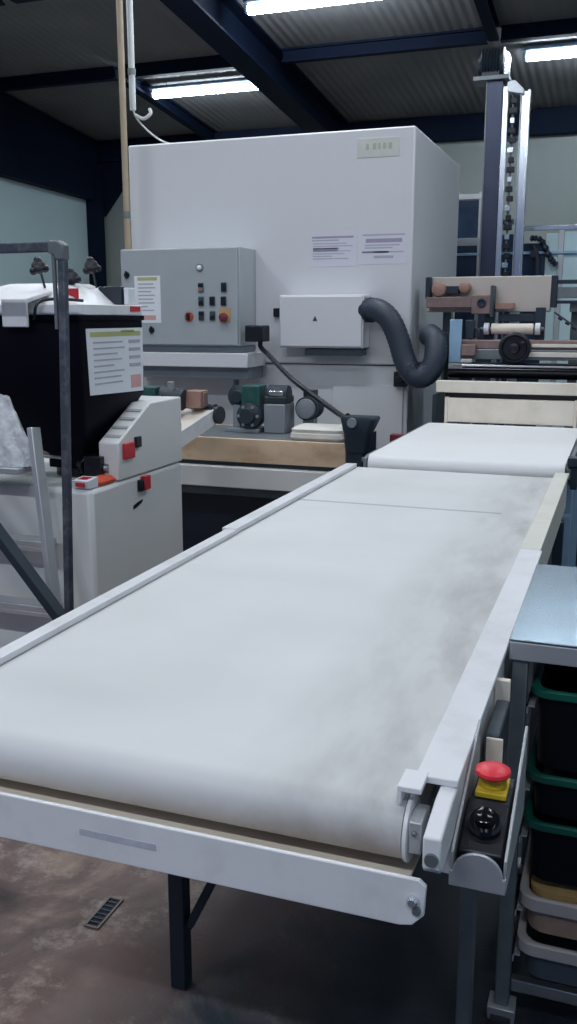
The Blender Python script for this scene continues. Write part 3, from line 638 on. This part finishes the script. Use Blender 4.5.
r = mb('steel_bright'); r.box(-.925, -.845, 8.0, 8.02, 0, 3.36); r.box(-.865, -.845, 7.95, 8.0, 0, 3.36); r.use('steel').box(-.925, -.915, 7.97, 8.0, 0, 3.36); obj('cable_duct', r, tw, .003)
r = mb('steel_dull')
zz = 3.40
r.tube([(-1.0, 8.02, 3.42), (-.985, 8.02, 3.3), (-.985, 8.02, .4)], .010, 8)
for k in range(22):
    z = 3.38 - k * .075
    r.use('black_plastic' if k % 3 else 'steel_bright').box(-1.012 + .012 * (k % 2), -.965 + .008 * (k % 3), 7.99, 8.03, z - .03, z + .012)
obj('drag_chain', r, tw, .003)
r = mb('steel'); r.prism([(-1.03, 3.43), (-.97, 3.44), (-.90, 3.37), (-.90, 3.33), (-1.03, 3.36)], 'y', 7.96, 8.04); obj('chain_guide', r, tw, .003)
for z in (.7, 1.5, 2.35, 3.0):
    r = mb('steel_dull'); r.box(-1.064, -.85, 8.06, 8.09, z, z + .04); obj('rail_bracket', r, tw, .002)
r = mb('steel_dull'); r.box(-1.32, -.80, 7.85, 8.25, 0, .02); obj('base_plate', r, tw, .002)
# guard frame behind
gf = thing('guard_fence', (-.9, 8.42, 0), 'pale aluminium guard frame with dark blue panels behind the lift tower', 'fence')
for x, zt in ((-1.60, 2.66), (-1.26, 2.66), (-.93, 2.36), (-.575, 2.36), (-.05, 2.36), (.4, 2.36)):
    r = mb('aluminium'); r.box(x - .022, x + .022, 8.40, 8.444, 0, zt); obj('post', r, gf, .003)
r = mb('aluminium'); r.box(-1.622, -1.238, 8.398, 8.446, 2.60, 2.645); r.box(-1.578, -1.282, 8.40, 8.444, 2.22, 2.275); obj('top_rail', r, gf, .003)
r = mb('steel_bright'); r.box(-.93, .42, 8.395, 8.449, 2.325, 2.362); obj('top_rail', r, gf, .003)
r = mb('blue_steel'); r.box(-1.62, .42, 8.385, 8.397, 2.128, 2.150); obj('middle_rail', r, gf, .002)
for x0, x1, z0, z1, m_ in ((-1.576, -1.284, .1, 2.215, 'navy_panel'), (-1.576, -1.284, 2.28, 2.595, 'navy_panel'), (-1.236, -.954, .1, 2.30, 'navy_panel'), (-.906, -.70, .1, 2.22, 'navy_panel'), (-.70, -.599, .1, 2.30, 'glass_teal'), (-.551, -.074, .1, 2.31, 'glass_teal'), (-.026, .376, .1, 2.31, 'glass_teal')):
    r = mb(m_); r.box(x0, x1, 8.415, 8.425, z0, z1); obj('panel', r, gf, label='pale translucent panel' if m_ == 'glass_teal' else None)
r = mb('dark_motor'); r.tube(spline([(-.83, 8.36, 2.26), (-.74, 8.36, 2.24), (-.66, 8.36, 2.10), (-.60, 8.36, 2.03)], 6), .03, 10, ribs=.6); r.tube(spline([(-.80, 8.37, 2.20), (-.76, 8.37, 2.05), (-.76, 8.37, 1.6)], 6), .022, 10); r.box(-.82, -.76, 8.35, 8.395, 2.10, 2.16); obj('cable_loom', r, gf)

# ------------------------------------------------------------------ white cabinet and hopper
wc = thing('dosing_cabinet', (-2.27, 3.42, 0), 'white floor cabinet with red switches underneath the black hopper', 'cabinet')
r = mb('cabinet_cream'); r.box(-2.60, -1.885, 2.985, 3.77, .04, .95); obj('body', r, wc, .02)
r = mb('frame_dark'); r.box(-2.56, -1.935, 3.02, 3.72, 0, .04); obj('plinth', r, wc, .003)
r = mb('cabinet_cream')
r.prism([(3.44, .952), (3.44, 1.02), (3.61, 1.244), (3.765, 1.246), (3.765, .952)], 'x', -2.24, -1.975)
r.prism([(3.195, .952), (3.195, 1.105), (3.47, 1.244), (3.765, 1.246), (3.765, .952)], 'x', -1.974, -1.882); uh = obj('upper_housing', r, wc, .006)
for k in range(4):
    r = mb('louvre_grey')
    y = 3.235 + .058 * k; z = 1.105 + .0294 * (k + .7)
    r.bar((-1.965, y, z), (-1.892, y, z), .016, .008, (0, -.45, .89)); obj('louvre', r, uh)
r = mb('red_plastic'); r.box(-1.8825, -1.866, 3.226, 3.304, 1.034, 1.10); obj('rocker_switch', r, uh, .004, label='red rocker switch')
r = mb('black_plastic'); r.box(-1.8825, -1.868, 3.324, 3.365, 1.07, 1.115); obj('toggle_switch', r, uh, .003)
r = mb('red_plastic'); r.box(-1.886, -1.864, 3.372, 3.425, .882, .942); r.use('black_plastic').box(-1.886, -1.866, 3.343, 3.372, .882, .930); obj('isolator_switch', r, wc, .003, label='red and black switch')
r = mb('black_plastic'); r.prism([(3.30, .815), (3.32, .815), (3.34, .82), (3.375, .83), (3.385, .842), (3.34, .838), (3.305, .83)], 'x', -1.886, -1.883); obj('badge', r, wc)
r = mb('paper'); r.prism([(2.99, .953), (2.98, .985), (3.055, .992), (3.055, .953)], 'x', -1.965, -1.895); r.use('red_plastic').prism([(3.0, .986), (3.0, .989), (3.04, .992), (3.04, .989)], 'x', -1.95, -1.91).box(-1.95, -1.91, 2.978, 2.984, .962, .978); obj('keypad', r, wc, .003, label='white keypad with red mark')
r = mb('orange_rag'); r.loft([r.rrect(-1.965, -1.893, 3.065, 3.19, .02, .953), r.rrect(-1.968, -1.890, 3.062, 3.192, .02, .965), r.rrect(-1.955, -1.90, 3.075, 3.18, .02, .978)]); tag(obj('orange_cloth', r), 'small orange red cloth on the white cabinet edge below the hopper', 'cloth')

hp = thing('hopper', (-2.30, 3.31, .95), 'big black square hopper with tapered bottom and white lid above white cabinet', 'hopper')
HX0, HX1, HY0, HY1 = -2.62, -1.95, 3.06, 3.56
r = mb('hopper_black')
def rr4(x0, x1, y0, y1, z): return r.rrect(x0, x1, y0, y1, .02, z, 3)
r.loft([rr4(-2.23, -2.05, 3.21, 3.40, .99), rr4(-2.23, -2.05, 3.21, 3.40, 1.045), rr4(HX0, HX1, HY0, HY1, 1.285), rr4(HX0, HX1, HY0, HY1, 1.585), rr4(HX0 - .012, HX1 + .008, HY0 - .01, HY1 + .008, 1.588), rr4(HX0 - .012, HX1 + .008, HY0 - .01, HY1 + .008, 1.606)])
obj('hopper_body', r, hp)
r = mb('black_plastic'); r.cyl((-2.14, 3.30, .952), (-2.14, 3.30, .99), .09, n=24); r.cyl((-2.14, 3.30, 1.01), (-2.03, 3.22, 1.0), .045, n=16); r.box(-2.03, -1.95, 3.17, 3.25, .955, 1.05); vb = obj('valve', r, hp, .003)
r = mb('steel'); r.cyl((-2.10, 3.18, 1.035), (-2.24, 3.18, 1.04), .008, n=8); obj('valve_lever', r, vb)
r = mb('steel'); r.cyl((-1.949, 3.20, 1.0), (-1.93, 3.20, 1.0), .02, n=10); obj('valve_cap', r, vb)
lx0, lx1 = -2.57, -1.945
r = mb('white_paint'); r.loft([r.rrect(lx0, lx1, HY0 + .02, HY1 + .005, .03, 1.607), r.rrect(lx0, lx1, HY0 + .02, HY1 + .005, .03, 1.648)])
ld = obj('lid', r, hp, .003)
r = mb('white_paint'); r.loft([r.rrect(-2.56, -2.02, 3.14, 3.53, .04, 1.649), r.rrect(-2.50, -2.10, 3.24, 3.52, .04, 1.715), r.rrect(-2.45, -2.15, 3.30, 3.50, .04, 1.735)]); obj('lid_dome', r, ld)
r = mb('white_paint'); r.prism([(3.02, 1.562), (3.034, 1.562), (3.034, 1.652), (3.20, 1.69), (3.20, 1.705), (3.02, 1.668)], 'x', -2.27, -2.155); obj('lid_flap', r, ld, .004)
r = mb('black_plastic'); r.tube(spline([(-2.14, 3.044, 1.59), (-2.13, 3.06, 1.652), (-2.08, 3.10, 1.668), (-1.99, 3.16, 1.662)], 6), .006, 8); obj('lid_handle', r, ld)
r = mb('red_plastic'); r.box(-2.085, -2.04, 3.20, 3.207, 1.665, 1.71); obj('warning_label', r, ld, label='small red square label')
r = mb('red_plastic'); r.box(-1.946, -1.941, 3.44, 3.52, 1.622, 1.643); obj('warning_label', r, ld, label='red label at the lid edge')
r = mb('dark_motor'); r.box(-2.10, -1.99, 3.45, 3.54, 1.65, 1.725); r.use('paper').box(-1.985, -1.962, 3.46, 3.52, 1.65, 1.72); obj('hinge_block', r, ld, .004)
for x, y, z in ((-2.21, 3.20, 1.79), (-2.14, 3.32, 1.752), (-2.105, 3.42, 1.80)):
    r = mb('black_plastic'); ax = Vector((.25, -.85, .35)).normalized()
    r.revolve(Vector((x, y, z)) , ax, [(0, .012), (0, .026), (.012, .03), (.024, .026), (.03, .012)], 18)
    for k in range(3):
        a = 2 * PI * k / 3; u = ax.orthogonal().normalized(); wv = ax.cross(u)
        r.sphere(Vector((x, y, z)) + ax * .012 + (u * math.cos(a) + wv * math.sin(a)) * .027, .016, 10, 6)
    kb = obj('wing_knob', r, hp)
    s_ = mb('dark_motor'); s_.cyl((x, y, z), (x - .01, y + .05, 1.70), .005, n=8); obj('knob_stem', s_, kb)
# notice on the hopper's side (its face looks to +x)
r = mb('paper'); px = HX1 + .0005
r.prism([(3.112, 1.300), (3.535, 1.290), (3.545, 1.556), (3.10, 1.556)], 'x', px, px + .002)
def strip(mn, a, c, t, h): 
    r.use(mn).box(px + .0015, px + .003, 3.105 + a * .43, 3.105 + c * .43, 1.556 - (t + h) * .27, 1.556 - t * .27)
strip('olive_ink', .05, .97, .05, .07); strip('olive_ink', .6, .85, .03, .03)
for k in range(8): strip('print_soft', .1, (.62, .66, .52, .6, .45, .64, .58, .6)[k], .19 + .085 * k, .025)
for k in range(4): strip('print_soft', .74, .96, .18 + .12 * k, .05)
strip('pink_ink', .76, .96, .72, .2)
tag(obj('hopper_notice', r), 'white printed sheet with olive header stuck on the black hopper', 'notice')

# second low white unit seen behind the ladder
lu = thing('storage_unit', (-2.72, 3.45, 0), 'low white unit behind the ladder, next to the dosing cabinet', 'cabinet')
r = mb('white_paint'); r.box(-3.10, -2.62, 3.30, 3.85, .04, .86); obj('body', r, lu, .012)
r = mb('white_paint'); r.box(-3.12, -2.61, 3.27, 3.87, .862, .895); obj('top_board', r, lu, .006)
r = mb('frame_dark'); r.box(-3.07, -2.65, 3.33, 3.82, 0, .04); obj('plinth', r, lu, .003)
r = mb('paper'); r.loft([r.rrect(-2.98, -2.66, 3.32, 3.62, .05, .896), r.rrect(-3.0, -2.64, 3.30, 3.64, .06, .93), r.rrect(-2.96, -2.68, 3.34, 3.6, .06, .985)]); r.use('dark_motor').box(-2.98, -2.66, 3.297, 3.303, .90, .912)
tag(obj('flour_sack', r), 'white rounded sack lying on the low white unit behind the ladder', 'sack')

# ------------------------------------------------------------------ chute conveyor behind the cabinet
ch = thing('chute_conveyor', (-2.25, 4.5, 0), 'short cream chute conveyor sloping behind the white dosing cabinet', 'conveyor')
a_, b_ = Vector((-2.40, 4.15, .90)), Vector((-2.27, 4.72, 1.085))
r = mb('cream_paint'); r.bar(a_, b_, .26, .016); obj('chute_belt', r, ch, .003)
d_ = (b_ - a_).normalized(); sd = d_.cross(Vector((0, 0, 1))).normalized()
for s_ in (-1, 1):
    r = mb('white_paint'); o_ = sd * (.138 * s_) + Vector((0, 0, -.03)); r.bar(a_ + o_, b_ + o_, .012, .085); obj('side_plate', r, ch, .002)
r = mb('dark_motor'); e_ = b_ + d_ * .02; r.cyl(e_ - sd * .13, e_ + sd * .13, .03, n=18); r.cyl(e_ + sd * .13 + Vector((0, 0, -.03)), e_ + sd * .16 + Vector((0, 0, -.03)), .05, n=16); obj('end_roller', r, ch)
for p_ in (a_ + d_ * .1, b_ - d_ * .15):
    r = mb('frame_dark'); r.box(p_.x - .14, p_.x - .10, p_.y - .02, p_.y + .02, 0, p_.z - .03); obj('leg', r, ch, .002)
r = mb('dark_motor'); r.cyl((-2.42, 4.60, 1.165), (-2.28, 4.60, 1.15), .058, n=22); r.use('green_motor').box(-2.56, -2.42, 4.52, 4.66, 1.08, 1.22); r.use('grey_motor').cyl((-2.35, 4.58, 1.20), (-2.35, 4.58, 1.25), .02, n=12); r.box(-2.40, -2.31, 4.55, 4.65, 1.085, 1.11)
tag(obj('chute_motor', r, None, .003), 'dark and green motor sitting atop the cream chute conveyor', 'motor')
r = mb('pink_brown'); r.box(-2.285, -2.19, 4.62, 4.72, 1.103, 1.199); r.use('copper_brown').box(-2.19, -2.18, 4.64, 4.70, 1.11, 1.19); tag(obj('sensor_box', r, None, .005), 'small pinkish brown box at the end of the cream chute', 'box')

# ------------------------------------------------------------------ steel frame, ladder, bag
fr = thing('steel_frame', (-2.0, 2.72, 0), 'dark scuffed square tube frame with diagonal brace beside the long belt', 'frame')
r = mb('frame_scuffed'); r.loft([[(x - .013, 2.70, z), (x + .013, 2.70, z), (x + .013, 2.728, z), (x - .013, 2.728, z)] for x, z in ((-1.850, 0), (-1.781, 1.80))]); po = obj('post', r, fr, .004)
r = mb('frame_scuffed'); r.box(-2.60, -1.80, 2.70, 2.732, 1.812, 1.845); obj('top_rail', r, fr, .004)
r = mb('steel_dull'); r.prism([(-1.83, 1.808), (-1.806, 1.80), (-1.802, 1.785), (-1.767, 1.785), (-1.767, 1.835), (-1.79, 1.849), (-1.83, 1.849)], 'y', 2.697, 2.735); obj('corner_joint', r, fr, .006)
r = mb('steel_dull'); r.cyl((-1.815, 2.712, 1.56), (-1.815, 2.712, 1.81), .008, n=8); obj('hinge_pin', r, fr)
r = mb('frame_dark'); r.bar((-1.828, 2.716, .48), (-2.45, 2.716, 1.22), .032, .055, (0, 1, 0)); obj('brace', r, fr, .003)
r = mb('frame_scuffed'); r.box(-2.60, -2.568, 2.70, 2.732, 0, 1.812); obj('post', r, fr, .004)

la = thing('step_ladder', (-2.15, 2.95, 0), 'aluminium step ladder leaning behind the dark post beside the hopper', 'ladder')
for xb, xt in ((-1.905, -2.090), (-2.52, -2.40)):
    r = mb('aluminium'); r.bar((xb, 2.80, 0), (xt, 2.93, 1.19), .024, .055, (0, 1, 0)); r.use('rubber').box(xb - .02, xb + .02, 2.75, 2.81, 0, .03); obj('stile', r, la, .003)
for k in range(5):
    z = .25 + .25 * k; t = z / 1.24; x0 = -2.51 + .13 * t; x1 = -1.92 - .17 * t; y = 2.80 + .14 * t
    if z > 1.2: continue
    if k == 3: continue
    r = mb('aluminium'); r.box(x0, x1, y - .02, y + .06, z - .012, z + .012); r.box(x0, x1, y - .02, y - .014, z - .03, z - .012); obj('step', r, la, .002)
r = mb('aluminium'); r.box(-2.40, -2.105, 2.84, 3.0, 1.02, 1.045); obj('platform', r, la, .004)

r = MB().use('bag_film')
rings = []
for k in range(9):
    t = k / 8; wd = 1.0 - .62 * t ** 1.6; ring = []
    for i in range(28):
        a = 2 * PI * i / 28; q = 1 + .10 * math.sin(5 * a + 3 * t) + .06 * math.sin(11 * a + 1.7 * k)
        x = -2.20 - .02 * t + .125 * wd * q * math.cos(a); y = 2.915 + .062 * wd * q * math.sin(a)
        z = 1.046 + (.25 * t) * (1 - .35 * (x + 2.20) / .125) + (.010 * math.sin(4 * a + 2 * k) if k else 0)
        ring.append((x, y, z))
    rings.append(ring)
r.loft(rings)
tag(obj('plastic_bag', r), 'crumpled grey white plastic bag heaped on the step ladder', 'bag')

# ------------------------------------------------------------------ steel work table and tubs
st = thing('work_table', (.12, 2.15, 0), 'stainless steel work table with tub runners, beside the belt stop button', 'table')
TX0, TX1, TY0, TY1, TZ = -.183, .46, 1.845, 2.47, .95
r = mb('steel_top'); r.box(TX0, TX1, TY0, TY1, TZ - .006, TZ); r.use('aluminium').box(TX0, TX1, TY0, TY0 + .004, TZ - .045, TZ - .006); r.box(TX0, TX1, TY1 - .004, TY1, TZ - .045, TZ - .006); r.box(TX0, TX0 + .004, TY0, TY1, TZ - .045, TZ - .006); r.box(TX1 - .004, TX1, TY0, TY1, TZ - .045, TZ - .006)
obj('tabletop', r, st, .0015)
for x in (TX0 + .008, TX1 - .04):
    for y in (TY0 + .01, TY1 - .045):
        r = mb('steel_dull'); r.box(x, x + .032, y, y + .032, .075, TZ - .046); lg = obj('leg', r, st, .003)
        c = mb('aluminium'); c.prism([(y - .012, .072), (y + .044, .072), (y + .034, .03), (y + .0, .03)], 'x', x - .014, x + .046)
        c.use('rubber').cyl((x - .006, y + .016, .030), (x + .038, y + .016, .030), .030, n=22); obj('caster', c, lg, .002)
r = mb('steel'); r.box(TX0 + .042, TX1 - .042, TY0 + .012, TY0 + .034, .115, .145); obj('bottom_rail', r, st, .003)
r = mb('steel'); r.box(TX0 + .042, TX1 - .042, TY1 - .04, TY1 - .018, .115, .145); obj('bottom_rail', r, st, .003)
TUBS = [('green', .845, .115), ('green', .655, .09), ('green', .545, .135), ('pale', .365, .10), ('grey', .252, .10)]
for kind, zt, dep in TUBS:
    for s_, x in ((1, TX0 + .042), (-1, TX1 - .042)):
        r = mb('aluminium'); xa, xb = (x, x + .016) if s_ > 0 else (x - .016, x)
        r.box(xa, xb, TY0 + .012, TY1 - .02, zt - .044, zt - .040); xc = x if s_ > 0 else x - .003
        r.box(xc, xc + .003, TY0 + .012, TY1 - .02, zt - .06, zt - .040); obj('tub_runner', r, st)
def tub(zt, dep, bodym, rimm, label, group, fill=None, skirt=.016, inset=.024):
    x0, x1, y0, y1 = TX0 + .048, TX1 - .048, TY0 + .0, TY1 - .06
    t = thing('storage_tub', ((x0 + x1) / 2, (y0 + y1) / 2, zt - dep), label, 'tub', group)
    i = inset
    r = mb(bodym); R = lambda g, z: r.rrect(x0 + g, x1 - g, y0 + g, y1 - g, .04, z)
    r.loft([R(i + .014, zt - dep), R(i + .006, zt - dep + .006), R(i, zt - .008), R(i + .004, zt - .008), R(i + .012, zt - dep + .01)]); obj('tub_body', r, t)
    r = mb(rimm); r.loft([R(.003, zt - skirt - .003), R(0, zt - skirt), R(0, zt - .003), R(.004, zt), R(i - .002, zt), R(i + .003, zt - .004), R(i + .003, zt - .014), R(i - .004, zt - .014)], close=True); obj('tub_rim', r, t)
    if fill:
        r = mb(fill); r.loft([R(i + .008, zt - .03), R(i + .008, zt + .008), R(i + .05, zt + .022)]); f_ = obj('dough_batch', r); tag(f_, 'tan dough filling the upper pale tub of the steel table', 'dough')
    return t
g_ = 'tubs in the runners of the steel table'
tub(.845, .184, 'tub_dark', 'tub_green', 'dark tub with green rim, topmost under the steel table', g_, inset=.013)
tub(.655, .104, 'tub_dark', 'tub_green', 'dark green rimmed tub, second from top under the steel table', g_, inset=.013)
tub(.545, .150, 'tub_dark', 'tub_green', 'dark green rimmed tub just above the tan filled tub', g_, inset=.013)
tub(.365, .098, 'tray_brown', 'tray_plastic', 'pale rimmed tub with tan dough showing under the steel table', g_, 'dough_tan', skirt=.03, inset=.014)
tub(.252, .100, 'tray_grey', 'tray_plastic', 'pale rimmed grey tub, lowest under the steel table', g_, skirt=.028, inset=.014)

# ------------------------------------------------------------------ pipes, drain
def vpipe(name, x, y, z0, z1, rad, m_, label, cat='pipe'):
    t = thing(name, (x, y, z0), label, cat)
    r = mb(m_); r.cyl((x, y, z0), (x, y, z1), rad, n=14); obj('pipe', r, t)
    for z in ((z0 + .25), (z1 - .3)):
        c = mb('steel_dull'); c.cyl((x, y, z - .02), (x, y, z + .02), rad + .006, n=14); obj('pipe_clamp', c, t)
    return t
vpipe('supply_pipe', -3.392, 6.0, 2.062, roof(6.0) - .001, .022, 'pipe_cream', 'long cream vertical pipe rising from the grey control cabinet to the roof')
dp = vpipe('drop_pipe', -3.37, 6.10, 3.02, roof(6.10) - .001, .022, 'pipe_white', 'shorter white vertical pipe ending in midair above the white machine')
r = mb('pipe_white'); r.tube(spline([(-3.27 - .10, 6.10, 3.02), (-3.25 - .10, 6.13, 2.96), (-3.17 - .10, 6.18, 2.87), (-3.08 - .10, 6.24, 2.815), (-2.98 - .10, 6.3, 2.812)], 8), .007, 8); r.tube(spline([(-3.26 - .10, 6.11, 2.99), (-3.20 - .10, 6.12, 2.965), (-3.15 - .10, 6.13, 2.995), (-3.16 - .10, 6.14, 3.03)], 8), .012, 8)
tag(obj('loose_cable', r), 'thin pale cable sagging from the short pipe onto the white machine', 'cable')
dg = thing('floor_drain', (-1.233, 1.925, 0), 'small rectangular grate let into the stained floor under the belt end', 'drain')
r = mb('drain_rim')
for a in ((-1.257, -1.250, 1.855, 1.99), (-1.218, -1.211, 1.855, 1.99), (-1.250, -1.218, 1.855, 1.862), (-1.250, -1.218, 1.983, 1.99)): r.box(*a, .0005, .006)
obj('grate_rim', r, dg, .001)
r = mb('black_plastic'); r.box(-1.250, -1.218, 1.862, 1.983, .0005, .002)
r.use('frame_paint')
for k in range(6): r.box(-1.250, -1.218, 1.876 + .018 * k, 1.880 + .018 * k, .002, .005)
obj('grate', r, dg)

# ------------------------------------------------------------------ world, camera, view
wd = bpy.data.worlds.new('World'); S.world = wd; wd.use_nodes = True
bg = wd.node_tree.nodes['Background']; bg.inputs['Color'].default_value = (.10, .20, .62, 1); bg.inputs['Strength'].default_value = .30
cam = bpy.data.cameras.new('Camera'); co = bpy.data.objects.new('Camera', cam); COL.objects.link(co)
cam.sensor_fit = 'VERTICAL'; cam.sensor_height = 36; cam.lens = 36 * 916 / 1024
co.location = (0, 0, 1.6); co.rotation_euler = (math.radians(90 - 12.018), 0, math.radians(19.899))
cam.clip_start = .05
S.camera = co
S.view_settings.view_transform = 'Standard'; S.view_settings.look = 'None'; S.view_settings.gamma = 1.0; S.view_settings.use_curve_mapping = False
S.view_settings.exposure = -0.30
